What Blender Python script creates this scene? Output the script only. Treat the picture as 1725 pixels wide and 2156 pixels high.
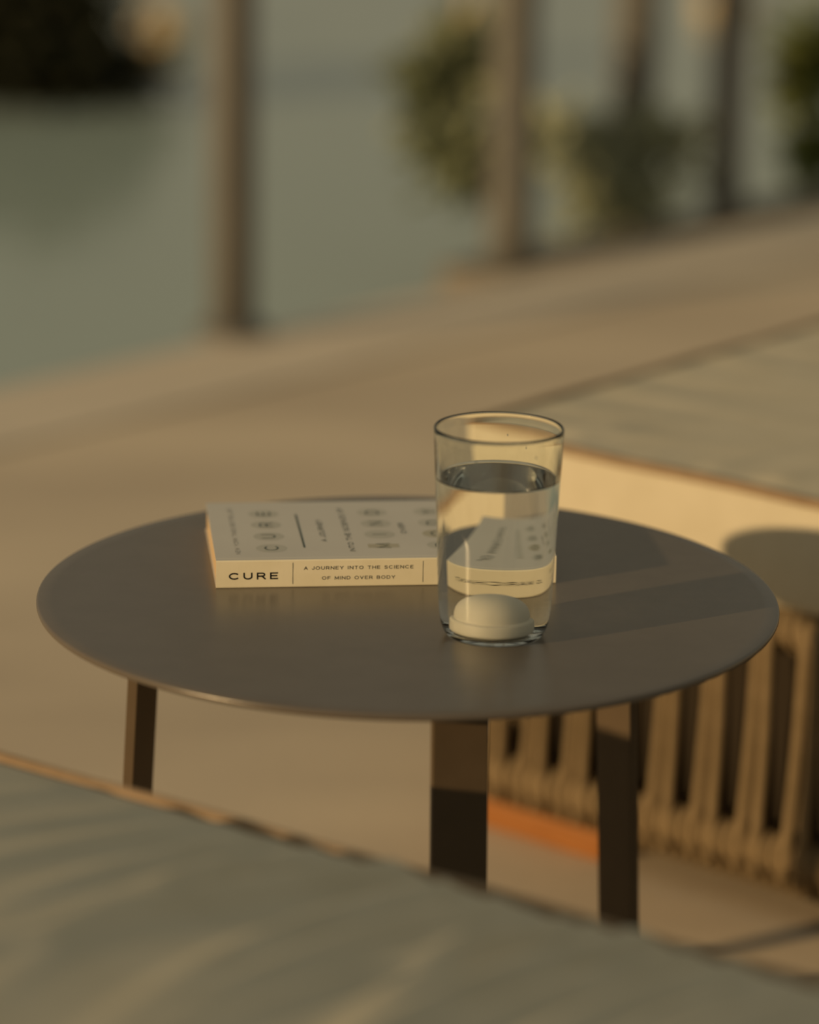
import bpy, bmesh, math, random
from mathutils import Vector, Matrix

# ------------------------------------------------------------------ clear
for o in list(bpy.data.objects):
    bpy.data.objects.remove(o, do_unlink=True)
scene = bpy.context.scene
COL = scene.collection
R = math.radians
rnd = random.Random(7)

# ------------------------------------------------------------------ camera
ZT = 0.37                         # table top height
FPX = 6813.0                      # focal length in pixels of the 1725 px wide frame
DIST, ELEV, PITCH, ROLL = 2.0, R(17.0), R(15.56), R(1.0)
cam_d = bpy.data.cameras.new('camera')
cam = bpy.data.objects.new('camera', cam_d)
COL.objects.link(cam)
cam_d.sensor_fit = 'HORIZONTAL'
cam_d.sensor_width = 24.0
cam_d.lens = FPX * 24.0 / 1725.0
cam_d.clip_start = 0.05
CLOC = Vector((0, -DIST * math.cos(ELEV), ZT + DIST * math.sin(ELEV)))
fwd = Vector((0, math.cos(PITCH), -math.sin(PITCH)))
rt = Vector((1, 0, 0))
upv = rt.cross(fwd)
r2 = rt * math.cos(ROLL) + upv * math.sin(ROLL)
u2 = upv * math.cos(ROLL) - rt * math.sin(ROLL)
m = Matrix((r2, u2, -fwd)).transposed().to_4x4()
m.translation = CLOC
cam.matrix_world = m
cam_d.dof.use_dof = True
cam_d.dof.focus_distance = 1.970
cam_d.dof.aperture_fstop = 2.15
cam_d.dof.aperture_blades = 0
scene.camera = cam
scene.cycles.max_bounces = 32
scene.cycles.transmission_bounces = 32

# ------------------------------------------------------------------ world, sun, exposure
SUN_AZ, SUN_EL = R(31.0), R(11.5)     # light travels towards +x, +y, down
world = bpy.data.worlds.new('evening_sky')
scene.world = world
world.use_nodes = True
wn = world.node_tree
wn.nodes.clear()
w_out = wn.nodes.new('ShaderNodeOutputWorld')
w_bg = wn.nodes.new('ShaderNodeBackground')
w_tc = wn.nodes.new('ShaderNodeTexCoord')
w_sep = wn.nodes.new('ShaderNodeSeparateXYZ')
w_ramp = wn.nodes.new('ShaderNodeValToRGB')
wn.links.new(w_tc.outputs['Generated'], w_sep.inputs[0])
wn.links.new(w_sep.outputs['Z'], w_ramp.inputs[0])
w_ramp.color_ramp.elements[0].position = 0.0
w_ramp.color_ramp.elements[0].color = (1.0, 0.88, 0.63, 1)
w_ramp.color_ramp.elements[1].position = 0.75
w_ramp.color_ramp.elements[1].color = (0.96, 0.91, 0.70, 1)
wn.links.new(w_ramp.outputs[0], w_bg.inputs['Color'])
w_bg.inputs['Strength'].default_value = 0.228
wn.links.new(w_bg.outputs[0], w_out.inputs['Surface'])

sun_d = bpy.data.lights.new('sun', 'SUN')
sun_d.energy = 2.9
sun_d.color = (1.0, 0.68, 0.33)
sun_d.angle = R(0.9)
sun = bpy.data.objects.new('sun', sun_d)
COL.objects.link(sun)
sdir = Vector((math.cos(SUN_AZ) * math.cos(SUN_EL), math.sin(SUN_AZ) * math.cos(SUN_EL), -math.sin(SUN_EL)))
sun.rotation_euler = sdir.to_track_quat('-Z', 'Y').to_euler()
sun.location = (-3, -2, 3)

vs = scene.view_settings
vs.view_transform = 'Standard'
vs.look = 'None'
vs.exposure = 0.0
vs.gamma = 1.0
vs.use_curve_mapping = False

# ------------------------------------------------------------------ helpers
def link(o, parent=None):
    COL.objects.link(o)
    if parent is not None:
        o.parent = parent
    return o

def tag(o, label=None, cat=None, group=None, kind=None):
    if label: o['label'] = label
    if cat: o['category'] = cat
    if group: o['group'] = group
    if kind: o['kind'] = kind
    return o

def empty(name, loc=(0, 0, 0), rz=0.0):
    e = bpy.data.objects.new(name, None)
    e.empty_display_size = 0.05
    e.location = loc
    e.rotation_euler = (0, 0, rz)
    return link(e)

def mesh_obj(name, verts, faces, mat, parent=None, smooth=False):
    me = bpy.data.meshes.new(name)
    me.from_pydata([tuple(v) for v in verts], [], faces)
    me.update()
    for mm in (mat if isinstance(mat, (list, tuple)) else [mat]):
        me.materials.append(mm)
    if smooth:
        me.polygons.foreach_set('use_smooth', [True] * len(me.polygons))
    o = bpy.data.objects.new(name, me)
    return link(o, parent)

def bm_obj(name, bm, mat, parent=None, smooth=False):
    me = bpy.data.meshes.new(name)
    bm.normal_update()
    bm.to_mesh(me)
    bm.free()
    me.materials.append(mat)
    if smooth:
        me.polygons.foreach_set('use_smooth', [True] * len(me.polygons))
    return link(bpy.data.objects.new(name, me), parent)

def box_bm(x0, x1, y0, y1, z0, z1, bevel=0.0, seg=2):
    bm = bmesh.new()
    bmesh.ops.create_cube(bm, size=1.0)
    for v in bm.verts:
        v.co = Vector((x0 + (v.co.x + .5) * (x1 - x0), y0 + (v.co.y + .5) * (y1 - y0), z0 + (v.co.z + .5) * (z1 - z0)))
    if bevel > 0:
        bmesh.ops.bevel(bm, geom=bm.edges[:], offset=bevel, segments=seg, profile=.5, affect='EDGES')
    return bm

def lathe(profile, n=96, cap=False):
    """profile of (r, z); r == 0 makes a pole"""
    verts, faces, rings = [], [], []
    for r, z in profile:
        if r < 1e-7:
            rings.append([len(verts)]); verts.append((0, 0, z))
        else:
            ring = []
            for k in range(n):
                a = 2 * math.pi * k / n
                ring.append(len(verts)); verts.append((r * math.cos(a), r * math.sin(a), z))
            rings.append(ring)
    for a, b in zip(rings, rings[1:]):
        for k in range(n):
            k2 = (k + 1) % n
            if len(a) == 1 and len(b) == 1: continue
            if len(a) == 1: faces.append((a[0], b[k2], b[k]))
            elif len(b) == 1: faces.append((a[k], a[k2], b[0]))
            else: faces.append((a[k], a[k2], b[k2], b[k]))
    return verts, faces

def tube(path, rad, n=8, closed=False, caps=True):
    """round tube along a list of points; rad is a number or a list"""
    P = [Vector(p) for p in path]
    N = len(P)
    rads = rad if isinstance(rad, (list, tuple)) else [rad] * N
    verts, faces = [], []
    ref = None
    for i in range(N):
        if closed: t = P[(i + 1) % N] - P[i - 1]
        else: t = P[min(i + 1, N - 1)] - P[max(i - 1, 0)]
        t.normalize()
        if ref is None:
            ref = Vector((0, 0, 1)) if abs(t.z) < .9 else Vector((1, 0, 0))
        a = (ref - t * ref.dot(t)).normalized()
        b = t.cross(a)
        ref = a
        for k in range(n):
            an = 2 * math.pi * k / n
            verts.append(P[i] + (a * math.cos(an) + b * math.sin(an)) * rads[i])
    M = N if closed else N - 1
    for i in range(M):
        j = (i + 1) % N
        for k in range(n):
            k2 = (k + 1) % n
            faces.append((i * n + k, i * n + k2, j * n + k2, j * n + k))
    if not closed and caps:
        faces.append(tuple(range(n - 1, -1, -1)))
        faces.append(tuple((N - 1) * n + k for k in range(n)))
    return verts, faces

# ------------------------------------------------------------------ materials
def new_mat(name):
    mt = bpy.data.materials.new(name)
    mt.use_nodes = True
    nt = mt.node_tree
    return mt, nt, nt.nodes['Principled BSDF']

def mat(name, col, rough=.6, spec=.5, col2=None, scale=20.0, bump=0.0, bump_scale=200.0, metal=0.0, sheen=0.0, stretch=None, detail=4.0, lo=.35, hi=.65):
    mt, nt, b = new_mat(name)
    b.inputs['Base Color'].default_value = (*col, 1)
    b.inputs['Roughness'].default_value = rough
    b.inputs['Specular IOR Level'].default_value = spec
    b.inputs['Metallic'].default_value = metal
    if sheen: b.inputs['Sheen Weight'].default_value = sheen
    if col2 or bump:
        tc = nt.nodes.new('ShaderNodeTexCoord')
        src = tc.outputs['Object']
        if stretch:
            mp = nt.nodes.new('ShaderNodeMapping')
            mp.inputs['Rotation'].default_value = (0, 0, stretch[0])
            mp.inputs['Scale'].default_value = stretch[1]
            nt.links.new(src, mp.inputs[0]); src = mp.outputs[0]
    if col2:
        no = nt.nodes.new('ShaderNodeTexNoise')
        no.inputs['Scale'].default_value = scale
        no.inputs['Detail'].default_value = detail
        nt.links.new(src, no.inputs['Vector'])
        rp = nt.nodes.new('ShaderNodeValToRGB')
        rp.color_ramp.elements[0].position = lo; rp.color_ramp.elements[0].color = (*col, 1)
        rp.color_ramp.elements[1].position = hi; rp.color_ramp.elements[1].color = (*col2, 1)
        nt.links.new(no.outputs['Fac'], rp.inputs[0])
        nt.links.new(rp.outputs[0], b.inputs['Base Color'])
    if bump:
        nb = nt.nodes.new('ShaderNodeTexNoise')
        nb.inputs['Scale'].default_value = bump_scale
        nb.inputs['Detail'].default_value = 3.0
        nt.links.new(src, nb.inputs['Vector'])
        bp = nt.nodes.new('ShaderNodeBump')
        bp.inputs['Strength'].default_value = bump
        bp.inputs['Distance'].default_value = 0.001
        nt.links.new(nb.outputs['Fac'], bp.inputs['Height'])
        nt.links.new(bp.outputs[0], b.inputs['Normal'])
    return mt

def glass_mat(name, ior, rough=0.0, col=(1, 1, 1)):
    mt = bpy.data.materials.new(name)
    mt.use_nodes = True
    nt = mt.node_tree
    nt.nodes.clear()
    out = nt.nodes.new('ShaderNodeOutputMaterial')
    g = nt.nodes.new('ShaderNodeBsdfGlass')
    g.inputs['IOR'].default_value = ior
    g.inputs['Roughness'].default_value = rough
    g.inputs['Color'].default_value = (*col, 1)
    nt.links.new(g.outputs[0], out.inputs['Surface'])
    return mt

M = {}
M['stone_floor'] = mat('terrace_stone', (.61, .51, .39), .75, .3, (.76, .64, .485), 1.6, .4, 60, stretch=(R(-50), (1.0, 2.6, 1)), detail=3)
M['coping'] = mat('coping_stone', (.70, .61, .49), .7, .3, (.78, .68, .55), 3.0, .4, 60)
M['pool_tile'] = mat('pool_lining', (.42, .46, .37), .6, .3, (.50, .52, .41), .8)
M['soil'] = mat('bed_soil', (.17, .15, .125), .95, .1, (.23, .20, .165), 12.0, .8, 80)
M['table'] = mat('taupe_powder_coat', (.122, .102, .084), .27, .75, (.132, .111, .092), 30.0, .06, 1800)
M['leg'] = mat('dark_powder_coat', (.105, .075, .046), .5, .3, (.115, .082, .051), 40.0, .05, 1500)
M['cover'] = mat('book_cover_paper', (.65, .625, .575), .45, .4, (.69, .665, .61), 14.0, .03, 500)
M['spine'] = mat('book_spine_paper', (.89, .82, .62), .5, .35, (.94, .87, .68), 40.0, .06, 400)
M['ink'] = mat('black_print', (.012, .012, .012), .5, .3)
M['ink_green'] = mat('dark_green_print', (.075, .10, .085), .5, .3)
M['ink_grey'] = mat('grey_print', (.33, .325, .30), .5, .3)
M['tablet'] = mat('printed_tablet_grey', (.53, .52, .465), .5, .3, (.56, .55, .495), 90)
M['tablet_olive'] = mat('printed_tablet_olive', (.47, .44, .34), .5, .3, (.52, .49, .39), 90)
M['crease'] = mat('worn_crease', (.78, .75, .68), .5, .3)
M['stone'] = mat('cream_pebble', (.86, .84, .74), .5, .4, (.90, .88, .79), 40)
M['fabric'] = mat('cream_canvas', (.60, .55, .43), .85, .2, (.64, .59, .47), 25.0, .25, 900)
M['piping'] = mat('tan_piping', (.29, .205, .13), .7, .2, (.34, .245, .16), 60)
M['rope'] = mat('sand_rope', (.205, .15, .085), .8, .2, (.25, .185, .108), 70.0, .5, 500)
M['base_dark'] = mat('dark_base_liner', (.030, .022, .014), .8, .2)
M['teak'] = mat('teak_foot', (.30, .112, .024), .5, .3, (.35, .138, .032), 30.0, .2, 200, stretch=(0, (1, 8, 8)))
M['post'] = mat('weathered_post', (.18, .180, .175), .8, .2, (.21, .205, .195), 10.0, .5, 80, stretch=(0, (6, 6, 1)))
M['bark'] = mat('palm_bark', (.15, .150, .142), .9, .15, (.19, .185, .172), 14.0, .7, 90, stretch=(0, (1, 1, 4)))
M['bark_pale'] = mat('pale_bark', (.18, .170, .16), .9, .15, (.22, .205, .19), 14.0, .7, 90, stretch=(0, (1, 1, 4)))
M['leaf'] = mat('shrub_leaf', (.18, .21, .125), .5, .3, (.23, .255, .155), 9)
M['leaf_olive'] = mat('olive_leaf', (.40, .43, .31), .5, .3, (.46, .49, .36), 9)
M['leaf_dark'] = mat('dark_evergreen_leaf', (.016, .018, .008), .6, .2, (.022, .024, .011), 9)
M['leaf_bright'] = mat('bright_leaf', (.11, .15, .03), .5, .4, (.16, .18, .05), 9)
M['rock'] = mat('pale_boulder', (.55, .44, .28), .9, .2, (.66, .53, .35), 8.0, .6, 60)

def water_pool_mat():
    mt, nt, b = new_mat('pool_water')
    b.inputs['Base Color'].default_value = (.42, .515, .48, 1)
    b.inputs['Roughness'].default_value = .12
    b.inputs['IOR'].default_value = 1.33
    tc = nt.nodes.new('ShaderNodeTexCoord')
    no = nt.nodes.new('ShaderNodeTexNoise')
    no.inputs['Scale'].default_value = 5.0
    no.inputs['Detail'].default_value = 2.0
    nt.links.new(tc.outputs['Object'], no.inputs['Vector'])
    bp = nt.nodes.new('ShaderNodeBump')
    bp.inputs['Strength'].default_value = .25
    bp.inputs['Distance'].default_value = .01
    nt.links.new(no.outputs['Fac'], bp.inputs['Height'])
    nt.links.new(bp.outputs[0], b.inputs['Normal'])
    return mt
M['pool_water'] = water_pool_mat()

def page_mat():
    mt, nt, b = new_mat('page_block')
    b.inputs['Roughness'].default_value = .85
    b.inputs['Specular IOR Level'].default_value = .15
    tc = nt.nodes.new('ShaderNodeTexCoord')
    mp = nt.nodes.new('ShaderNodeMapping')
    mp.inputs['Scale'].default_value = (3, 3, 1200)
    no = nt.nodes.new('ShaderNodeTexNoise')
    no.inputs['Scale'].default_value = 3.0
    nt.links.new(tc.outputs['Object'], mp.inputs[0])
    nt.links.new(mp.outputs[0], no.inputs['Vector'])
    rp = nt.nodes.new('ShaderNodeValToRGB')
    rp.color_ramp.elements[0].position = .3; rp.color_ramp.elements[0].color = (.50, .37, .22, 1)
    rp.color_ramp.elements[1].position = .7; rp.color_ramp.elements[1].color = (.66, .50, .32, 1)
    nt.links.new(no.outputs['Fac'], rp.inputs[0])
    nt.links.new(rp.outputs[0], b.inputs['Base Color'])
    return mt
M['pages'] = page_mat()
M['glass'] = glass_mat('clear_glass', 1.5, 0.0, (.98, .995, .985))
M['glass_water'] = glass_mat('water_against_glass', 1.333 / 1.5)
M['water_top'] = glass_mat('water_surface', 1.333)

# ------------------------------------------------------------------ setting: terrace, coping, pool
EA = Vector((-.516, 2.033, 0)); EB = Vector((.673, 3.41, 0))
ed = (EB - EA).normalized()                 # along the pool edge
en = Vector((-ed.y, ed.x, 0))               # towards the pool
def edge_pt(s, t, z=0.0):
    p = EA + ed * s + en * t
    return Vector((p.x, p.y, z))

def slab(name, s0, s1, t0, t1, z0, z1, mt, kind='structure', label=None, cat=None):
    c = [edge_pt(s0, t0), edge_pt(s1, t0), edge_pt(s1, t1), edge_pt(s0, t1)]
    v = [(p.x, p.y, z0) for p in c] + [(p.x, p.y, z1) for p in c]
    f = [(3, 2, 1, 0), (4, 5, 6, 7), (0, 1, 5, 4), (1, 2, 6, 5), (2, 3, 7, 6), (3, 0, 4, 7)]
    # edge frame is right handed (ed, en, z), so windings point outwards
    return tag(mesh_obj(name, v, f, mt), label, cat, None, kind)

slab('floor', -9, 9, -9, -.215, -.12, 0.0, M['stone_floor'], label='sandy beige stone terrace floor under the furniture', cat='floor')
slab('pool_coping', -9, 9, -.21, .012, -.05, 0.004, M['coping'], label='pale stone coping strip along the pool edge', cat='coping')
slab('pool_lining', -9, 9, -.20, 0.0, -.9, -.052, M['pool_tile'], label='pool side wall below the coping', cat='wall')
slab('pool_floor', -9, 9, 0.0, 6.3, -.95, -.9, M['pool_tile'], label='pale green pool bottom', cat='floor')
slab('pool_water', -9, 9, 0.001, 6.3, -.895, -.06, M['pool_water'], label='still grey-green pool water beyond the coping', cat='pool water')
slab('far_terrace', -9, 9, 6.3, 12, -.9, 0.01, M['stone_floor'], label='stone bank on the far side of the pool', cat='bank')

# ------------------------------------------------------------------ daybeds
def smooth_noise(seed):
    r = random.Random(seed)
    k = [(r.uniform(2, 9), r.uniform(2, 9), r.uniform(0, 6.28)) for _ in range(5)]
    return lambda x, y: sum(math.sin(a * x + b * y + c) for a, b, c in k) / 5

def mattress(name, L, Wd, z0, z1, folds, crown, parent, nu=260, nv=120, rad=.012, seed=1, crown_len=.25):
    """rounded mattress: x 0..L along the long edge, y 0..Wd across; top shaped by folds"""
    ns = smooth_noise(seed)
    def top(x, y):
        d = min(x, L - x, y, Wd - y)
        dx_, dy_ = min(x, L - x), min(y, Wd - y)
        if crown_len: h = crown * (1 - math.exp(-dx_ / crown_len)) * (1 - math.exp(-dy_ / crown_len))
        else: h = crown * math.tanh(dy_ * .195 / crown) * (1 - math.exp(-dx_ / .10))
        h += .0016 * ns(x, y) * min(1, d / .05)
        for (x0, sl, cv, wd, amp, reach, yside) in folds:
            yy = y if yside == 0 else (Wd - y if yside == 1 else x)
            xx = x if yside < 2 else y
            c = x0 + sl * yy + cv * yy * yy
            g = math.exp(-((xx - c) / wd) ** 2)
            fade = min(1, yy / .030) ** 1.5 * math.exp(-(yy / reach) ** 2)
            h += amp * g * fade
        return h
    verts, faces = [], []
    # non-uniform spacing: finer near the rims
    us = [i / nu for i in range(nu + 1)]
    vsn = [j / nv for j in range(nv + 1)]
    def inset(p, lim, k):
        return min(max(p * lim, k), lim - k)
    # top grid inset by rad, then rim rings down
    def ring_pt(x, y, off, z):
        cx = min(max(x, rad), L - rad); cy = min(max(y, rad), Wd - rad)
        dx, dy = x - cx, y - cy
        l = math.hypot(dx, dy)
        if l < 1e-9: return (cx, cy, z)
        return (cx + dx / l * off, cy + dy / l * off, z)
    idx = [[0] * (nv + 1) for _ in range(nu + 1)]
    for i, u in enumerate(us):
        for j, v in enumerate(vsn):
            x, y = u * L, v * Wd
            px, py = x, y
            onrim = i in (0, nu) or j in (0, nv)
            if onrim:
                px, py, _ = ring_pt(x, y, rad * .55, 0)
            else:
                px = min(max(x, rad * .7), L - rad * .7); py = min(max(y, rad * .7), Wd - rad * .7)
            idx[i][j] = len(verts)
            verts.append((px, py, z1 + (top(px, py) if not onrim else -.0012)))
    for i in range(nu):
        for j in range(nv):
            faces.append((idx[i][j], idx[i + 1][j], idx[i + 1][j + 1], idx[i][j + 1]))
    border = [idx[i][0] for i in range(nu + 1)] + [idx[nu][j] for j in range(1, nv + 1)] + [idx[i][nv] for i in range(nu - 1, -1, -1)] + [idx[0][j] for j in range(nv - 1, 0, -1)]
    bxy = [(us[i] * L, 0) for i in range(nu + 1)] + [(L, vsn[j] * Wd) for j in range(1, nv + 1)] + [(us[i] * L, Wd) for i in range(nu - 1, -1, -1)] + [(0, vsn[j] * Wd) for j in range(nv - 1, 0, -1)]
    prev = border
    side = [(rad * .86, z1 - .0045), (rad * 1.0, z1 - .011), (rad * 1.15, (z0 + z1) / 2), (rad, z0 + .010), (rad * .8, z0 + .003), (rad * .4, z0)]
    for off, z in side:
        cur = []
        for (x, y) in bxy:
            cur.append(len(verts)); verts.append(ring_pt(x, y, off, z))
        n = len(cur)
        for k in range(n):
            k2 = (k + 1) % n
            faces.append((prev[k2], prev[k], cur[k], cur[k2]))
        prev = cur
    faces.append(tuple(reversed(prev)))
    o = mesh_obj(name, verts, faces, M['fabric'], parent, smooth=True)
    return o

def piping_path(L, Wd, rad, off, z):
    pts = []
    for cx, cy, a0 in ((rad, rad, 180), (L - rad, rad, 270), (L - rad, Wd - rad, 0), (rad, Wd - rad, 90)):
        for k in range(0, 7):
            a = R(a0 + 15 * k)
            pts.append((cx + math.cos(a) * off, cy + math.sin(a) * off, z))
    # add points on straights
    out = []
    for a, b in zip(pts, pts[1:] + pts[:1]):
        out.append(a)
        d = math.dist(a, b)
        if d > .1:
            n = int(d / .05)
            for k in range(1, n):
                t = k / n
                out.append((a[0] + (b[0] - a[0]) * t, a[1] + (b[1] - a[1]) * t, a[2] + .0006 * math.sin(k * 1.7)))
    return out

def add_piping(L, Wd, z, parent, rad=.012, r=.0032):
    v, f = tube(piping_path(L, Wd, rad, rad * .85, z), r, 8, closed=True)
    return mesh_obj('piping', v, f, M['piping'], parent, smooth=True)

# --- near daybed (only its mattress shows); local x along its far edge, local y towards the camera side
def unproj(x, y, z):
    d = fwd + r2 * ((x - 862.5) / FPX) - u2 * ((y - 1078.0) / FPX)
    t = (z - CLOC.z) / d.z
    return CLOC + d * t
NEAR_TOP = .350
na, nb = unproj(0, 1597, NEAR_TOP).to_2d(), unproj(1725, 2082, NEAR_TOP).to_2d()
nd = (nb - na).normalized()
n_ang = math.atan2(nd.y, nd.x)
# local frame: origin at the far-left top corner; x -> nd ; the mattress lies at y < 0
NL, NW = 1.95, .90
s_perp = Vector((-math.sin(SUN_AZ), math.cos(SUN_AZ)))
N_OFF = (na.dot(s_perp) - .125) / nd.dot(s_perp)      # end corner left of the frame, just clear of the left table leg's light
ORI_N = na - nd * N_OFF
near = empty('daybed', (ORI_N.x, ORI_N.y, 0), n_ang)
tag(near, 'cream canvas daybed with brown piping and wrinkled mattress in the foreground', 'daybed')
folds_n = []
fr = random.Random(11)
for (u, w, a, reach) in [(.06, .012, .0018, .16), (.115, .010, .0024, .18), (.150, .012, .0034, .20), (.188, .009, .0026, .20), (.222, .011, .0036, .22), (.256, .008, .0030, .22), (.283, .009, .0052, .26), (.306, .007, .0040, .24),
                         (.338, .010, .0036, .24), (.368, .008, .0032, .22), (.396, .008, .0036, .24), (.416, .007, .0052, .26), (.436, .007, .0040, .25), (.465, .009, .0040, .26), (.495, .008, .0034, .25), (.522, .009, .0038, .25)]:
    folds_n.append((N_OFF + u + .012 + fr.uniform(-.004, .004), -.22 + fr.uniform(-.12, .12), .75 + fr.uniform(-.3, .3), w * fr.uniform(.8, 1.3), a * (.95 + 1.9 * min(1, max(0, (u - .05) / .22))), reach, 1))
for k in range(22):
    folds_n.append((N_OFF + .555 + .052 * k + fr.uniform(-.01, .01), -.2, .7, fr.uniform(.008, .012), fr.uniform(.002, .004), .25, 1))
mo = mattress('mattress', NL, NW, NEAR_TOP - .09, NEAR_TOP, folds_n, .110, near, nu=420, nv=150, seed=3, crown_len=0)
mo.location = (0, -NW, 0)
po = add_piping(NL, NW, NEAR_TOP + .0012, near, r=.0040)
po.location = (0, -NW, 0)
bm = box_bm(.03, NL - .03, -NW + .03, -.03, .045, NEAR_TOP - .09, .015)
bm_obj('base', bm, M['base_dark'], near)
for fx in (.12, NL - .28):
    for fy in (-.15, -NW + .07):
        bm_obj('foot', box_bm(fx, fx + .16, fy, fy + .06, 0, .045, .004), M['teak'], near)

# --- far daybed: mattress on a rope wound base with teak feet
FAR_TOP = .335
def unproj(x, y, z):
    d = fwd + r2 * ((x - 862.5) / FPX) - u2 * ((y - 1078.0) / FPX)
    t = (z - CLOC.z) / d.z
    return CLOC + d * t
fa, fb = unproj(1170, 940, FAR_TOP), unproj(1725, 1060, FAR_TOP)
fd = (fb - fa); fd.z = 0; fd.normalize()
f_ang = math.atan2(fd.y, fd.x)
FL, FW = 1.9, .95
corner = unproj(958, 894, FAR_TOP)
# project the corner onto the front edge line
s = (corner - fa).dot(fd)
corner = fa + fd * s
far = empty('daybed', (corner.x, corner.y, 0), f_ang)
tag(far, 'cream canvas daybed on a sand coloured rope base behind the round table', 'daybed')
MT = .088
folds_f = []
for k in range(26):
    x0 = .10 + .062 * k + fr.uniform(-.012, .012)
    folds_f.append((x0, fr.uniform(.15, .4), 0, fr.uniform(.010, .016), fr.uniform(.002, .0045), fr.uniform(.07, .13), 0))
for k in range(10):
    x0 = .03 + .075 * k + fr.uniform(-.01, .01)
    folds_f.append((x0, fr.uniform(-.1, .5), 0, fr.uniform(.012, .018), fr.uniform(.002, .004), fr.uniform(.10, .16), 2))
mattress('mattress', FL, FW, FAR_TOP - MT, FAR_TOP, folds_f, .013, far, nu=420, nv=200, seed=9)
add_piping(FL, FW, FAR_TOP - .001, far, r=.0042)
# lower piping
# base liner
RB, RT = .023, FAR_TOP - MT            # bottom and top of the rope work
bm_obj('base_liner', box_bm(.045, FL - .03, .045, FW - .03, RB + .01, RT - .002, .02), M['base_dark'], far)
# rails the rope is wound on: top and bottom
def rect_loop(inset, z, rc=.03):
    pts = []
    x0, y0, x1, y1 = inset, inset, FL - inset, FW - inset
    for cx, cy, a0 in ((x0 + rc, y0 + rc, 180), (x1 - rc, y0 + rc, 270), (x1 - rc, y1 - rc, 0), (x0 + rc, y1 - rc, 90)):
        for k in range(7):
            a = R(a0 + 15 * k)
            pts.append((cx + rc * math.cos(a), cy + rc * math.sin(a), z))
    return pts
for z in (RB + .022, RT - .016):
    v, f = tube(rect_loop(.018, z), .012, 8, closed=True)
    mesh_obj('rail', v, f, M['base_dark'], far, smooth=True)
# path along front then round the corner to the left end
def base_path(sv):
    """sv=0 at the front-left corner, + along the front, - along the left end; returns point, outward angle"""
    rc = .035
    arc = rc * math.pi / 2
    if sv >= arc / 2:
        return Vector((rc + sv - arc / 2, 0)), R(-90)
    if sv <= -arc / 2:
        return Vector((0, rc + (-sv - arc / 2))), R(180)
    a = R(-135) + (sv / (arc / 2)) * R(45)
    return Vector((rc + rc * math.cos(a), rc + rc * math.sin(a))), a
RR = .0052
# coil: a stadium loop standing across the rail (local x = outward)
def stadium(h, w, n=6):
    pts = []
    for k in range(n + 1):
        a = R(90 - 180 * k / n); pts.append((w / 2 * math.cos(a), 0, h / 2 - w / 2 + w / 2 * math.sin(a)))
    for k in range(n + 1):
        a = R(-90 - 180 * k / n); pts.append((w / 2 * math.cos(a), 0, -h / 2 + w / 2 + w / 2 * math.sin(a)))
    return pts
def shared_mesh(name, vf, mt):
    me = bpy.data.meshes.new(name)
    me.from_pydata([tuple(p) for p in vf[0]], [], vf[1]); me.update()
    me.materials.append(mt)
    me.polygons.foreach_set('use_smooth', [True] * len(me.polygons))
    return me
coil_me = shared_mesh('rope_coil', tube(stadium(.044, .030), RR, 6, closed=True), M['rope'])
coil_top_me = shared_mesh('rope_coil', tube(stadium(.034, .030), RR, 6, closed=True), M['rope'])
HT = RT - RB
def strand_path(lean, out):
    pts = []
    for k in range(9):
        t = k / 8
        z = RB + .012 + t * (HT - .022)
        bow = .004 * math.sin(math.pi * t)
        pts.append((out - bow, lean * (t - .5), z))
    return pts
strand_a = shared_mesh('rope_strand', tube(strand_path(.010, .0155), RR, 6), M['rope'])
strand_b = shared_mesh('rope_strand', tube(strand_path(.004, .0165), RR, 6), M['rope'])
strand_c = shared_mesh('rope_strand', tube(strand_path(-.012, -.012), RR, 6), M['rope'])
def put(me, sv, z, name, inset=.018):
    p, a = base_path(sv)
    o = bpy.data.objects.new(name, me)
    n = Vector((math.cos(a), math.sin(a)))
    q = p - n * inset
    o.location = (q.x, q.y, z)
    o.rotation_euler = (0, 0, a)
    link(o, far)
    return o
S0, S1 = -.30, 1.02
sv = S0
n_c = 0
while sv < S1:
    put(coil_me, sv, RB + .022, 'rope_coil')
    sv += RR * 2.02
sv = S0
while sv < S1:
    put(coil_top_me, sv, RT - .017, 'rope_coil')
    sv += RR * 2.02
per = .0415
sv = S0
while sv < S1:
    put(strand_a, sv, 0, 'rope_strand')
    put(strand_b, sv + .0125, 0, 'rope_strand')
    put(strand_c, sv + .027, 0, 'rope_strand')
    sv += per
# teak feet
for fx in (.022, FL - .16):
    for fy in (.012, FW - .09):
        bm_obj('foot', box_bm(fx, fx + .128, fy, fy + .075, 0, .0245, .003), M['teak'], far)

# ------------------------------------------------------------------ side table
TR, TH = .2285, .0045
table = empty('side_table', (0, 0, 0))
tag(table, 'round taupe metal side table with three flat legs, holding a book and a glass', 'table')
prof = [(0, ZT - TH), (TR - .0016, ZT - TH), (TR - .0004, ZT - TH + .0007), (TR, ZT - TH + .0018), (TR, ZT - .0016), (TR - .0004, ZT - .0005), (TR - .0014, ZT), (TR - .01, ZT), (0, ZT)]
v, f = lathe(prof, 192)
mesh_obj('table_top', v, f, M['table'], table, smooth=True)
def shade_auto(o, ang=30):
    me = o.data
    bm = bmesh.new(); bm.from_mesh(me)
    for e in bm.edges:
        e.smooth = not (len(e.link_faces) == 2 and e.calc_face_angle(0) > R(ang))
    bm.to_mesh(me); bm.free()
v, f = lathe([(.150, ZT - TH - .012), (.170, ZT - TH - .012), (.170, ZT - TH), (.150, ZT - TH), (.150, ZT - TH - .012)], 96)
mesh_obj('under_ring', v, f, M['leg'], table)
LW, LT = .0325, .0075
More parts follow.
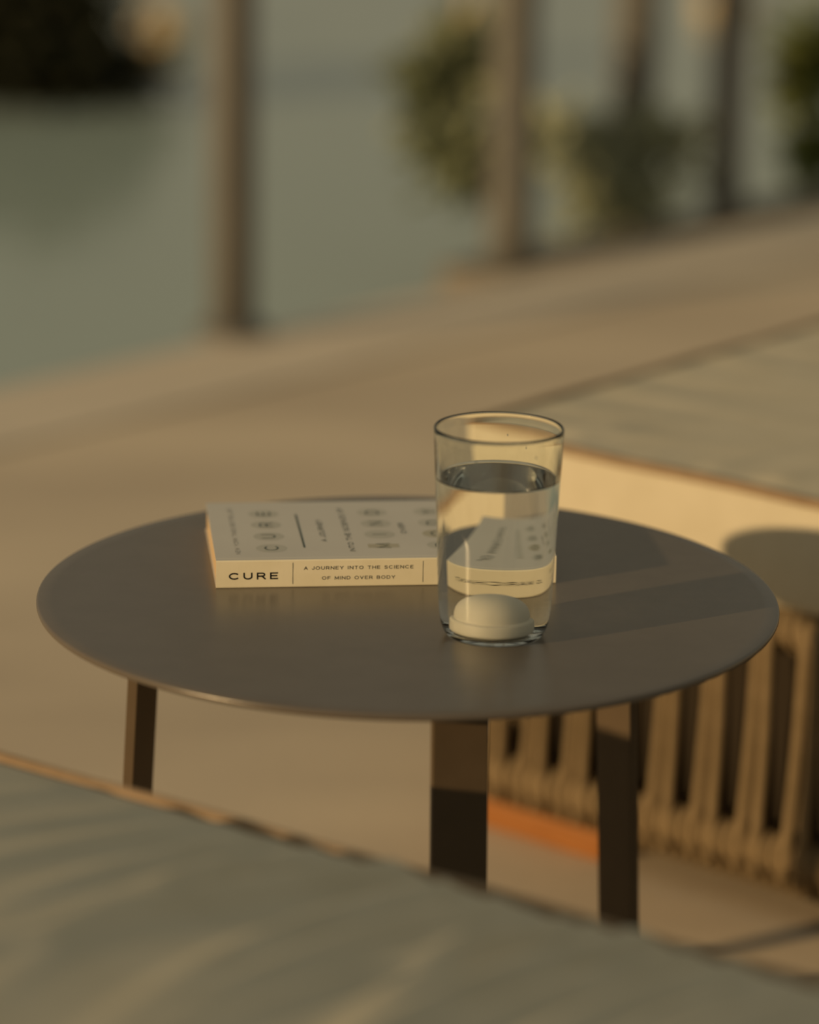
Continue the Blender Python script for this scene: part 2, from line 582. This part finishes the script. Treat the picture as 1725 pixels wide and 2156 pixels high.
for adeg in (160, 40, 280):
    a = R(adeg)
    er = Vector((math.cos(a), math.sin(a), 0)); et = Vector((-math.sin(a), math.cos(a), 0))
    top_r, bot_r = .176, .197
    zt_, zb_ = ZT - TH - .0005, 0.0
    bm = bmesh.new()
    vv = []
    for (rr, z) in ((bot_r, zb_), (top_r, zt_)):
        for (sx, sy) in ((-1, -1), (1, -1), (1, 1), (-1, 1)):
            p = er * (rr + sx * LT / 2) + et * (sy * LW / 2)
            vv.append(bm.verts.new((p.x, p.y, z)))
    for q in ((0, 3, 2, 1), (4, 5, 6, 7), (0, 1, 5, 4), (1, 2, 6, 5), (2, 3, 7, 6), (3, 0, 4, 7)):
        bm.faces.new([vv[i] for i in q])
    bmesh.ops.bevel(bm, geom=bm.edges[:], offset=.0007, segments=2, profile=.5, affect='EDGES')
    leg = bm_obj('leg', bm, M['leg'], table)
    # mounting plate under the top
    c = er * .160
    bm = box_bm(-.022, .018, -.021, .021, ZT - TH - .0145, ZT - TH - .0118, .0006)
    bmesh.ops.transform(bm, matrix=Matrix.Translation((c.x, c.y, 0)) @ Matrix.Rotation(a, 4, 'Z'), verts=bm.verts)
    bm_obj('mounting_plate', bm, M['leg'], table)

# ------------------------------------------------------------------ lettering: single-stroke wide sans
def arc(cx, cy, rx, ry, a0, a1, n=14):
    return [(cx + rx * math.cos(R(a0 + (a1 - a0) * k / n)), cy + ry * math.sin(R(a0 + (a1 - a0) * k / n))) for k in range(n + 1)]
GL = {
 'A': (1.0, [[(0, 0), (.5, 1), (1, 0)], [(.19, .34), (.81, .34)]]),
 'B': (.88, [[(0, 0), (0, 1), (.55, 1)] + arc(.55, .76, .27, .24, 90, -90)[1:] + [(0, .52)], [(.5, .52)] + arc(.55, .26, .33, .26, 90, -90) + [(0, 0)]]),
 'C': (1.08, [arc(.58, .5, .58, .5, 48, 312, 26)]),
 'D': (1.0, [[(0, 0), (0, 1), (.45, 1)] + arc(.45, .5, .55, .5, 90, -90, 18)[1:] + [(0, 0)]]),
 'E': (.80, [[(.8, 1), (0, 1), (0, 0), (.8, 0)], [(0, .52), (.72, .52)]]),
 'F': (.78, [[(.78, 1), (0, 1), (0, 0)], [(0, .5), (.7, .5)]]),
 'H': (.95, [[(0, 0), (0, 1)], [(.95, 0), (.95, 1)], [(0, .52), (.95, .52)]]),
 'I': (.02, [[(.01, 0), (.01, 1)]]),
 'J': (.62, [[(.62, 1), (.62, .3)] + arc(.31, .3, .31, .3, 0, -170, 12)[1:]]),
 'K': (.92, [[(0, 0), (0, 1)], [(.88, 1), (.02, .40)], [(.32, .60), (.92, 0)]]),
 'L': (.74, [[(0, 1), (0, 0), (.74, 0)]]),
 'M': (1.15, [[(0, 0), (.06, 1), (.575, .12), (1.09, 1), (1.15, 0)]]),
 'N': (.98, [[(0, 0), (0, 1), (.98, 0), (.98, 1)]]),
 'O': (1.18, [arc(.59, .5, .59, .5, 90, 450, 30)]),
 'R': (.92, [[(0, 0), (0, 1), (.58, 1)] + arc(.58, .73, .29, .27, 90, -90)[1:] + [(0, .46)], [(.55, .46), (.92, 0)]]),
 'S': (.86, [arc(.43, .745, .38, .255, 30, 270, 16) + arc(.43, .255, .43, .255, 90, -150, 16)[0:]]),
 'T': (.90, [[(0, 1), (.9, 1)], [(.45, 1), (.45, 0)]]),
 'U': (.95, [[(0, 1), (0, .42)] + arc(.475, .42, .475, .42, 180, 360, 16)[1:] + [(.95, 1)]]),
 'V': (1.0, [[(0, 1), (.5, 0), (1, 1)]]),
 'W': (1.4, [[(0, 1), (.36, 0), (.7, .92), (1.04, 0), (1.4, 1)]]),
 'Y': (.98, [[(0, 1), (.49, .46), (.98, 1)], [(.49, .46), (.49, 0)]]),
}
def ribbon(pts, w, verts, faces, closed=False):
    P = [Vector((p[0], p[1])) for p in pts]
    N = len(P)
    base = len(verts)
    for i in range(N):
        if closed:
            a = (P[i] - P[i - 1 if i > 0 else N - 2]).normalized(); b = (P[(i + 1) if i < N - 1 else 1] - P[i]).normalized()
        else:
            a = (P[i] - P[i - 1]).normalized() if i > 0 else None
            b = (P[i + 1] - P[i]).normalized() if i < N - 1 else None
            if a is None: a = b
            if b is None: b = a
        na_, nb_ = Vector((-a.y, a.x)), Vector((-b.y, b.x))
        mm = na_ + nb_
        if mm.length < 1e-4: mm = na_
        mm.normalize()
        k = min(1.0 / max(mm.dot(na_), .35), 2.4)
        off = mm * (w / 2 * k)
        e = Vector((0, 0))
        if not closed and i == 0: e = -b * (w * .5)
        if not closed and i == N - 1: e = a * (w * .5)
        verts.append(P[i] + off + e); verts.append(P[i] - off + e)
    for i in range(N - 1):
        q = base + 2 * i
        faces.append((q, q + 1, q + 3, q + 2))

def text_geom(txt, h, stroke, track, wide=1.0, space=.75):
    """returns 2D verts/faces, width; baseline at y=0, left at 0"""
    verts, faces = [], []
    x = 0.0
    for ch in txt:
        if ch == ' ':
            x += space * h * wide; continue
        w, strokes = GL[ch]
        for st in strokes:
            pts = [(x + p[0] * h * wide, p[1] * (h - stroke) + stroke / 2) for p in st]
            closed = ch == 'O'
            ribbon(pts, stroke, verts, faces, closed)
        x += (w * wide + track) * h
    return verts, faces, x - track * h

def print_obj(name, geom, mat_, parent, origin, ux, uy, lift):
    """lay 2D geometry on a surface: origin + x*ux + y*uy, lifted along the normal"""
    verts, faces = geom
    ux, uy = Vector(ux), Vector(uy)
    n = ux.cross(uy)
    o3 = Vector(origin) + n * lift
    vs_ = [o3 + ux * p[0] + uy * p[1] for p in verts]
    return mesh_obj(name, vs_, faces, mat_, parent)

# ------------------------------------------------------------------ book
BL, BW, BH = .2125, .1345, .0178
bang = math.atan2(.026 - .0022, .0915 + .1189)
book = empty('paperback_book', (-.1189, .0030, ZT), bang)
tag(book, 'cream paperback book lying flat on the round table, black title on its spine', 'book')
CT = .00045
# page block
bm = box_bm(.0009, BL - .0009, .0012, BW - .0008, CT, BH - CT, 0)
bm_obj('page_block', bm, M['pages'], book)
# back cover
bm_obj('back_cover', box_bm(0, BL, .0008, BW, 0.00005, CT, .0001, 1), M['cover'], book)
# front cover with hinge crease: cross-section across y, slightly bowed at the corners
def cover_sheet(nx=40):
    ys = [.0008, .0030, .0040, .0046, .0052, .0062, .012, .03, .06, .09, .115, .128, BW]
    verts, faces = [], []
    def zz(x, y):
        z = BH
        z -= .00022 * math.exp(-((y - .0046) / .0007) ** 2)
        # worn, slightly lifted corner
        return z
    for lay in (0, 1):
        for i in range(nx + 1):
            x = BL * i / nx
            for y in ys:
                verts.append((x, y, zz(x, y) - (CT if lay else 0)))
    n = len(ys)
    off = (nx + 1) * n
    for i in range(nx):
        for j in range(n - 1):
            a = i * n + j
            faces.append((a, a + n, a + n + 1, a + 1))
            faces.append((off + a, off + a + 1, off + a + n + 1, off + a + n))
    for i in range(nx):
        a = i * n; b = (i + 1) * n
        faces.append((a, off + a, off + b, b))
        a += n - 1; b += n - 1
        faces.append((a, b, off + b, off + a))
    for j in range(n - 1):
        faces.append((j, j + 1, off + j + 1, off + j))
        a = nx * n + j
        faces.append((a, off + a, off + a + 1, a + 1))
    return verts, faces
v, f = cover_sheet()
front = mesh_obj('front_cover', v, f, M['cover'], book)
# spine strip, corners slightly rounded
sp = [(.0012, .00002), (.0003, .0002), (0, .0008), (-.00012, BH * .5), (0, BH - .0008), (.0003, BH - .0002), (.0009, BH)]
verts, faces = [], []
for x in (0, BL):
    for (y, z) in sp: verts.append((x, y, z))
    for (y, z) in reversed(sp): verts.append((x, y + CT, min(max(z, CT), BH - CT)))
n = len(sp) * 2
for k in range(n):
    k2 = (k + 1) % n
    faces.append((k, k + n, k2 + n, k2))
faces.append(tuple(range(n))); faces.append(tuple(range(2 * n - 1, n - 1, -1)))
spine = mesh_obj('spine', verts, faces, M['spine'], book)

SPX = BL / 713.0          # metres per photo pixel along the spine
def sx(px): return (px - 456.0) * SPX
ux, uz = (1, 0, 0), (0, 0, 1)
SY = -.00012
def spine_text(name, txt, px0, px1, z, h, stroke, track=.56):
    v_, f_, w0 = text_geom(txt, h, stroke, track, 1.0)
    target = sx(px1) - sx(px0)
    k = target / w0
    # widen letters and gaps together
    v_, f_, w1 = text_geom(txt, h, stroke, track * k, k, .95)
    k2 = target / w1
    v_ = [Vector((p[0] * k2, p[1])) for p in v_]
    print_obj(name, (v_, f_), M['ink'], spine, (sx(px0), SY, z), ux, uz, .00006)
spine_text('spine_title', 'CURE', 484, 583, .0055, .00450, .00094, .72)
spine_text('spine_subtitle', 'A JOURNEY INTO THE SCIENCE', 639, 867, .01125, .00215, .00034)
spine_text('spine_subtitle', 'OF MIND OVER BODY', 677, 829, .00475, .00215, .00034)
spine_text('spine_author', 'JO MARCHANT', 945, 1110, .0072, .0030, .00055)
for px in (615.5, 888):
    print_obj('spine_rule', ([Vector((-.00013, .0023)), Vector((.00013, .0023)), Vector((.00013, .0160)), Vector((-.00013, .0160))], [(0, 1, 2, 3)]), M['ink'], spine, (sx(px), SY, 0), ux, uz, .00006)

# cover print: reading direction = +y of the book (from the spine), letter tops towards -x
cux, cuy = (0, 1, 0), (-1, 0, 0)
CZ = BH
def cover_text(name, txt, x_base, y0, y1, h, stroke, mat_, track=.35, wide=None):
    if wide is None:
        v_, f_, w0 = text_geom(txt, h, stroke, track, 1.0)
        k = (y1 - y0) / w0
    else: k = wide
    v_, f_, w1 = text_geom(txt, h, stroke, track * k, k, .7)
    k2 = (y1 - y0) / w1
    v_ = [Vector((p[0] * k2, p[1])) for p in v_]
    return print_obj(name, (v_, f_), mat_, front, (x_base, y0, CZ), cux, cuy, .00010)
def disc(name, cx, cy, rx, ry, mat_, lift=.00005, n=28, square=False):
    if square: pts = [Vector((-rx, -ry)), Vector((rx, -ry)), Vector((rx, ry)), Vector((-rx, ry))]
    else: pts = [Vector((rx * math.cos(2 * math.pi * k / n), ry * math.sin(2 * math.pi * k / n))) for k in range(n)]
    return print_obj(name, (pts, [tuple(range(len(pts)))]), mat_, front, (cx, cy, CZ), (1, 0, 0), (0, 1, 0), lift)
def title_word(word, xc, ys, mats, nm):
    for ch, yc, mt_ in zip(word, ys, mats):
        if mt_ == 'bar': disc('printed_tablet', xc, yc, .0098, .0042, M['tablet_olive'], square=True)
        else: disc('printed_tablet', xc, yc, .0098, .0092, M[mt_])
        h = .0090
        w = GL[ch][0]
        v_, f_, w0 = text_geom(ch, h, .00105, 0, .88)
        print_obj(nm, (v_, f_), M['ink_green'], front, (xc + h / 2, yc - w0 / 2, CZ), cux, cuy, .00012)
def cover_rule(x, y0, y1, w, mt_):
    print_obj('cover_rule', ([Vector((-w, y0)), Vector((w, y0)), Vector((w, y1)), Vector((-w, y1))], [(0, 1, 2, 3)]), mt_, front, (x, 0, CZ), (1, 0, 0), (0, 1, 0), .0001)
ROWS = [.0262, .0530, .0800, .1060]
cover_text('cover_strapline', 'NEW YORK TIMES BESTSELLER', .0160, .014, .119, .0030, .00035, M['ink_grey'])
title_word('CURE', .0360, ROWS, ['tablet'] * 4, 'cover_title_letter')
cover_rule(.0568, .0265, .1040, .0006, M['ink_green'])
cover_text('cover_subtitle', 'A JOURNEY', .0722, .040, .090, .0036, .00055, M['ink_green'])
cover_text('cover_subtitle', 'INTO THE SCIENCE OF', .0883, .017, .1170, .0036, .00055, M['ink_green'])
title_word('MIND', .1068, [.0285, .0545, .0800, .1065], ['bar', 'tablet', 'tablet', 'tablet'], 'cover_title_letter')
cover_text('cover_subtitle', 'OVER', .1245, .056, .080, .0036, .00055, M['ink_green'])
title_word('BODY', .1440, [.0285, .0545, .0800, .1065], ['tablet', 'tablet_olive', 'tablet', 'tablet'], 'cover_title_letter')
cover_rule(.1640, .030, .105, .0022, M['tablet'])
cover_text('cover_author', 'JO MARCHANT', .1860, .020, .112, .0055, .0009, M['ink_green'])

# ------------------------------------------------------------------ glass of water with a pebble
GX, GY = .0515, -.0785
tumbler = empty('drinking_glass', (GX, GY, ZT))
tag(tumbler, 'clear glass tumbler with a thick base standing in front of the book', 'glass')
WL = .0955                     # water level
GH = .1268
def r_out(z):
    return .0338 + (.0383 - .0338) * max(0, min(1, (z - .024) / (.1265 - .024)))
def dense(pts, n):
    """Catmull-Rom through the profile points"""
    P = [Vector(p) for p in pts]
    P = [P[0] * 2 - P[1]] + P + [P[-1] * 2 - P[-2]]
    out = []
    for i in range(1, len(P) - 2):
        for k in range(n):
            t = k / n
            a_, b_, c_, d_ = P[i - 1], P[i], P[i + 1], P[i + 2]
            q = .5 * ((2 * b_) + (c_ - a_) * t + (2 * a_ - 5 * b_ + 4 * c_ - d_) * t * t + (3 * b_ - a_ - 3 * c_ + d_) * t ** 3)
            out.append((max(q.x, 0), q.y))
    out.append(tuple(P[-2]))
    return out
def t_wall(z): return .0026 - .0009 * max(0, min(1, (z - .085) / .035))
def r_in(z): return r_out(z) - t_wall(z)
outer = [(0, .0010), (.010, .0009), (.018, .0007), (.0242, .00015), (.0266, 0.00002), (.0286, .0008), (.0304, .0032), (.0318, .0070), (.0328, .0120), (.0334, .0175), (.0338, .0240)]
for k in range(1, 11):
    z = .024 + (GH - .0024 - .024) * k / 10
    outer.append((r_out(z), z))
outer = [(0, .0010)] + dense(outer, 4)[1:]
TWR = t_wall(GH)
rim = [(r_out(GH) - .00012, GH - .0011), (r_out(GH) - .0004, GH - .0004), (r_out(GH) - TWR * .5, GH), (r_in(GH) + .0004, GH - .0004), (r_in(GH) + .00012, GH - .0011)]
rim = dense([outer[-1]] + rim + [(r_in(GH - .0024), GH - .0024)], 4)[1:]
MEN = .0014
inner_up = []
for k in range(1, 25):
    z = GH - .0024 + (WL + MEN - GH + .0024) * k / 24
    inner_up.append((r_in(z), z))
contact = inner_up[-1]
v, f = lathe(outer + rim + inner_up, 160)
gl = mesh_obj('glass_body', v, f, M['glass'], tumbler, smooth=True)
# water: bottom and side meet the glass, top meets the air; one closed body
FZ = .0030                     # inner floor of the glass
wall = [(0, FZ), (.010, FZ), (.020, FZ + .0002), (.0242, FZ + .0010), (.0268, FZ + .0030), (.0286, FZ + .0070), (.0300, FZ + .0125), (.0307, .0215)]
for k in range(10):
    z = .028 + (WL + MEN - .028) * k / 9
    wall.append((r_in(z), z))
wall = [(0, FZ)] + dense(wall, 5)[1:]
wall[-1] = contact
topw = []
for k in range(1, 12):
    d = .0045 * (k / 11) ** 1.5
    topw.append((contact[0] - d, WL + MEN * math.exp(-d / .0010)))
topw += [(contact[0] - .0075, WL), (.018, WL), (0, WL)]
v, f = lathe(wall + topw, 160)
nw = (len(wall) - 1)
water = mesh_obj('water', v, f, [M['glass_water'], M['water_top']], None, smooth=True)
water.location = (GX, GY, ZT)
nf_wall = 160 * nw             # faces come ring by ring: wall first, then the surface
for i, p in enumerate(water.data.polygons):
    p.material_index = 0 if i < nf_wall else 1
tag(water, 'clear water filling three quarters of the glass tumbler', 'water')
# pebble
pp = [(0, 0), (.0150, .00005), (.0176, .0006), (.0186, .0018), (.0187, .0045), (.0186, .0070), (.0180, .0080), (.0169, .0083), (.0166, .0089), (.0168, .0100)]
for k in range(1, 13):
    t = math.pi / 2 * k / 12
    pp.append((.0168 * math.cos(t) ** .8 if k < 12 else 0, .0100 + .0140 * math.sin(t)))
pp = dense(pp, 3)
pp[0] = (0, 0); pp[-1] = (0, .0240)
v, f = lathe(pp, 72)
peb = mesh_obj('pebble', v, f, M['stone'], None, smooth=True)
peb.location = (GX - .0012, GY - .001, ZT + FZ + .0003)
tag(peb, 'smooth cream domed stone lying at the bottom of the water glass', 'stone')
# droplets clinging inside the glass above the water
drop_me = shared_mesh('droplet', lathe([(0, -.0006), (.0004, -.0004), (.0006, 0), (.0004, .0004), (0, .0006)], 10), M['glass'])
dr = random.Random(5)
for ang, z, sc in [(255, .1075, 1.0), (262, .1045, .8), (225, .1030, 1.0), (240, .1020, .7), (285, .1060, .8), (293, .1010, .9), (212, .1015, .9), (305, .116, 1.1), (248, .1135, 1.3), (80, .113, 1.0), (60, .106, .8)]:
    o = bpy.data.objects.new('droplet', drop_me)
    rr = r_in(z) - .0002
    o.location = (rr * math.cos(R(ang)), rr * math.sin(R(ang)), z)
    o.scale = (sc * .8, sc * .8, sc * 1.1)
    link(o, tumbler)

# ------------------------------------------------------------------ post, trees, shrubs, boulders by the pool
def pix(x, y, yw=None, z=None):
    """world point on the ray of a photo pixel at depth yw or height z"""
    d = fwd + r2 * ((x - 862.5) / FPX) - u2 * ((y - 1078.0) / FPX)
    t = (z - CLOC.z) / d.z if z is not None else (yw - CLOC.y) / d.y
    return CLOC + d * t

# planting bed at the pool edge, right of the frame's middle
b0 = (pix(1030, 580, z=0) - EA).dot(ed)
slab('planting_bed', b0, b0 + 4.0, .013, .15, -.85, .0, M['soil'], label='earth planting bed beside the pool, under the shrubs', cat='planting bed')

pb = pix(490, 702, z=.004)
post = empty('post', (pb.x, pb.y, .004))
tag(post, 'tall weathered wooden post standing on the pool coping', 'post')
v, f = tube([(0, 0, .008), (0, 0, .8), (0, 0, 1.7), (0, 0, 2.4)], [.032, .031, .031, .030], 16)
mesh_obj('shaft', v, f, M['post'], post, smooth=True)
v, f = lathe([(0, 0), (.052, 0), (.052, .008), (.034, .012), (0, .012)], 24)
mesh_obj('base_plate', v, f, M['post'], post)
v, f = lathe([(0, 2.4), (.034, 2.4), (.036, 2.415), (.02, 2.43), (0, 2.435)], 24)
mesh_obj('cap', v, f, M['post'], post)

def leaf_cloud(name, pts_fn, n, size, mt, parent, seed, shape=(1, .42)):
    r = random.Random(seed)
    verts, faces = [], []
    for _ in range(n):
        c, outd = pts_fn(r)
        d = Vector((r.gauss(0, 1), r.gauss(0, 1), r.gauss(0, 1) + .3)).normalized()
        d = (d + outd * .9).normalized()
        w = d.cross(Vector((r.gauss(0, 1), r.gauss(0, 1), r.gauss(0, 1)))).normalized()
        nrm = d.cross(w)
        L_ = size * r.uniform(.6, 1.3) * shape[0]; W_ = L_ * shape[1]
        b = len(verts)
        for (a_, s_, h_) in ((0, 0, 0), (.35, .5, .06), (.75, .36, .02), (1, 0, -.06), (.75, -.36, .02), (.35, -.5, .06)):
            verts.append(c + d * (L_ * a_) + w * (W_ * s_) + nrm * (L_ * h_))
        faces.append((b, b + 1, b + 2, b + 3)); faces.append((b, b + 3, b + 4, b + 5))
    o = mesh_obj(name, verts, faces, mt, parent)
    o['kind'] = 'stuff'
    return o

def ellipsoid_fn(c, rx, ry, rz):
    def fn(r):
        d = Vector((r.gauss(0, 1), r.gauss(0, 1), r.gauss(0, 1))).normalized()
        k = min(1.35, abs(r.gauss(.45, .38)))
        return Vector(c) + Vector((d.x * rx, d.y * ry, d.z * rz)) * k, d
    return fn

def shrub(name, base, blobs, n, size, mt, label, stem_mt, seed, cat='shrub', group=None):
    e = empty(name, base)
    tag(e, label, cat, group)
    r = random.Random(seed)
    tot = sum(b[3] * b[5] for b in blobs)
    def fn(rr):
        t = rr.uniform(0, tot); acc = 0
        for b in blobs:
            acc += b[3] * b[5]
            if t <= acc: return ellipsoid_fn(b[0:3], b[3], b[4], b[5])(rr)
        b = blobs[-1]
        return ellipsoid_fn(b[0:3], b[3], b[4], b[5])(rr)
    leaf_cloud('foliage', fn, n, size, mt, e, seed)
    for b in blobs:
        top = Vector(b[0:3])
        mid = Vector((top.x * .4, top.y * .4, top.z * .5))
        v_, f_ = tube([(0, 0, -.005), mid, top], [.010, .008, .004], 7)
        mesh_obj('stem', v_, f_, stem_mt, e, smooth=True)
    return e

def palm(name, base, h, rad, mt, label, seed, lean=(0, 0), group=None):
    e = empty(name, base)
    tag(e, label, 'palm', group)
    r = random.Random(seed)
    pts, rads = [], []
    for k in range(25):
        t = k / 24
        pts.append((lean[0] * t * t, lean[1] * t * t, -.01 + h * t))
        rads.append(rad * (1.15 - .3 * t) * (1 + (.05 if k % 2 else 0)))
    v_, f_ = tube(pts, rads, 12)
    mesh_obj('trunk', v_, f_, mt, e, smooth=True)
    top = Vector(pts[-1])
    for k in range(11):
        a = 2 * math.pi * k / 11 + r.uniform(-.2, .2)
        el = r.uniform(.1, .9)
        Lf = r.uniform(.20, .26)
        verts_, faces_ = [], []
        spine_pts = []
        for q in range(9):
            t = q / 8
            rr = Lf * t * math.cos(el) ; zz = Lf * (math.sin(el) * t - .75 * t * t)
            spine_pts.append(top + Vector((rr * math.cos(a), rr * math.sin(a), zz)))
        side = Vector((-math.sin(a), math.cos(a), 0))
        for q in range(1, 9):
            p0 = spine_pts[q]
            dr_ = (spine_pts[q] - spine_pts[q - 1]).normalized()
            ll = .10 * math.sin(math.pi * (.15 + .8 * q / 8))
            for sg in (-1, 1):
                tip = p0 + side * sg * ll + dr_ * ll * .6 - Vector((0, 0, ll * .35))
                b_ = len(verts_)
                verts_ += [p0 - dr_ * .012, p0 + dr_ * .012, tip]
                faces_.append((b_, b_ + 1, b_ + 2))
        tv, tf = tube(spine_pts, [.007 - .0006 * q for q in range(9)], 5)
        b_ = len(verts_)
        verts_ += tv
        faces_ += [tuple(i + b_ for i in fc) for fc in tf]
        mesh_obj('frond', verts_, faces_, M['leaf'], e)
    return e

# trunks
t1 = pix(1075, 580, z=0)
palm('palm_tree', (t1.x, t1.y + .05, 0), 2.3, .030, M['bark'], 'slim brown palm trunk at the left end of the planting bed', 21, lean=(.04, .05), group='palms by the pool')
t2 = pix(1335, 470, z=0)
palm('palm_tree', (t2.x, t2.y + .09, 0), 2.5, .033, M['bark'], 'darker palm trunk rising out of the middle shrub', 22, lean=(-.02, .05), group='palms by the pool')
t3 = pix(1530, 445, z=0)
palm('palm_tree', (t3.x, t3.y + .06, 0), 2.2, .027, M['bark_pale'], 'pale pinkish palm trunk between the shrubs on the right', 23, lean=(.0, .03), group='palms by the pool')

# shrubs
s1 = pix(1035, 560, z=0); s1y = s1.y + .10
def loc(px, py, yw, base):
    p = pix(px, py, yw=yw)
    return (p.x - base[0], p.y - base[1], p.z - base[2])
base1 = (s1.x + .03, s1y, 0.0)
shrub('shrub', base1, [(*loc(925, 190, s1y + .1, base1), .070, .07, .085), (*loc(960, 330, s1y + .05, base1), .062, .06, .065), (*loc(960, 110, s1y + .12, base1), .05, .05, .05)], 620, .048, M['leaf'],
      'green shrub leaning over the water left of the first palm trunk', M['bark'], 31, group='shrubs by the pool')
base2 = (t2.x - .02, t2.y + .03, 0.0)
shrub('shrub', base2, [(*loc(1290, 400, t2.y + .03, base2), .085, .08, .065), (*loc(1390, 300, t2.y + .05, base2), .060, .06, .055), (*loc(1190, 300, t2.y + .06, base2), .055, .05, .045), (*loc(1310, 450, t2.y, base2), .06, .06, .04)], 700, .050, M['leaf_olive'],
      'bushy green shrub around the foot of the dark palm trunk', M['bark'], 32, group='shrubs by the pool')
s3 = pix(1715, 410, z=0)
base3 = (s3.x + .02, s3.y + .06, 0.0)
shrub('shrub', base3, [(*loc(1705, 140, s3.y + .06, base3), .055, .06, .09), (*loc(1715, 320, s3.y + .05, base3), .05, .05, .05)], 700, .045, M['leaf_bright'],
      'yellow-green shrub cut by the right edge of the picture', M['bark'], 33, group='shrubs by the pool')
# dark evergreen on a rock in the water, top left
d0 = pix(60, 230, z=-.06)
base4 = (d0.x, d0.y + .12, -.06)
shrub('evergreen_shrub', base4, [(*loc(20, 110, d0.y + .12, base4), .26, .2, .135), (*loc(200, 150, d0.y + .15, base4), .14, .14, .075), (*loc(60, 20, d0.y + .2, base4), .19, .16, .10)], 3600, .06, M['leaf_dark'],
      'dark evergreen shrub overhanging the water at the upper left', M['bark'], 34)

def boulder(base, rx, ry, rz, label, seed):
    bm = bmesh.new()
    bmesh.ops.create_icosphere(bm, subdivisions=3, radius=1)
    ns = smooth_noise(seed)
    for v_ in bm.verts:
        k = 1 + .10 * ns(v_.co.x * .5, v_.co.y * .5 + v_.co.z * .4)
        v_.co = Vector((v_.co.x * rx * k, v_.co.y * ry * k, max(v_.co.z, -.75) * rz * k))
    o = bm_obj('boulder', bm, M['rock'], None, smooth=True)
    o.location = (base[0], base[1], base[2] + rz * .7)
    tag(o, label, 'boulder', 'boulders in the water')
    return o
p = pix(340, 95, z=-.06); boulder((p.x, p.y + .1, -.075), .07, .07, .06, 'pale boulder between the dark shrub and the wooden post', 41)
p = pix(1005, 65, z=-.06); boulder((p.x, p.y + .1, -.075), .06, .06, .055, 'pale sunlit boulder above the leaning green shrub', 42)
p = pix(1545, 40, z=-.06); boulder((p.x, p.y + .1, -.075), .09, .07, .055, 'pale sunlit boulder at the top right behind the pale trunk', 43)
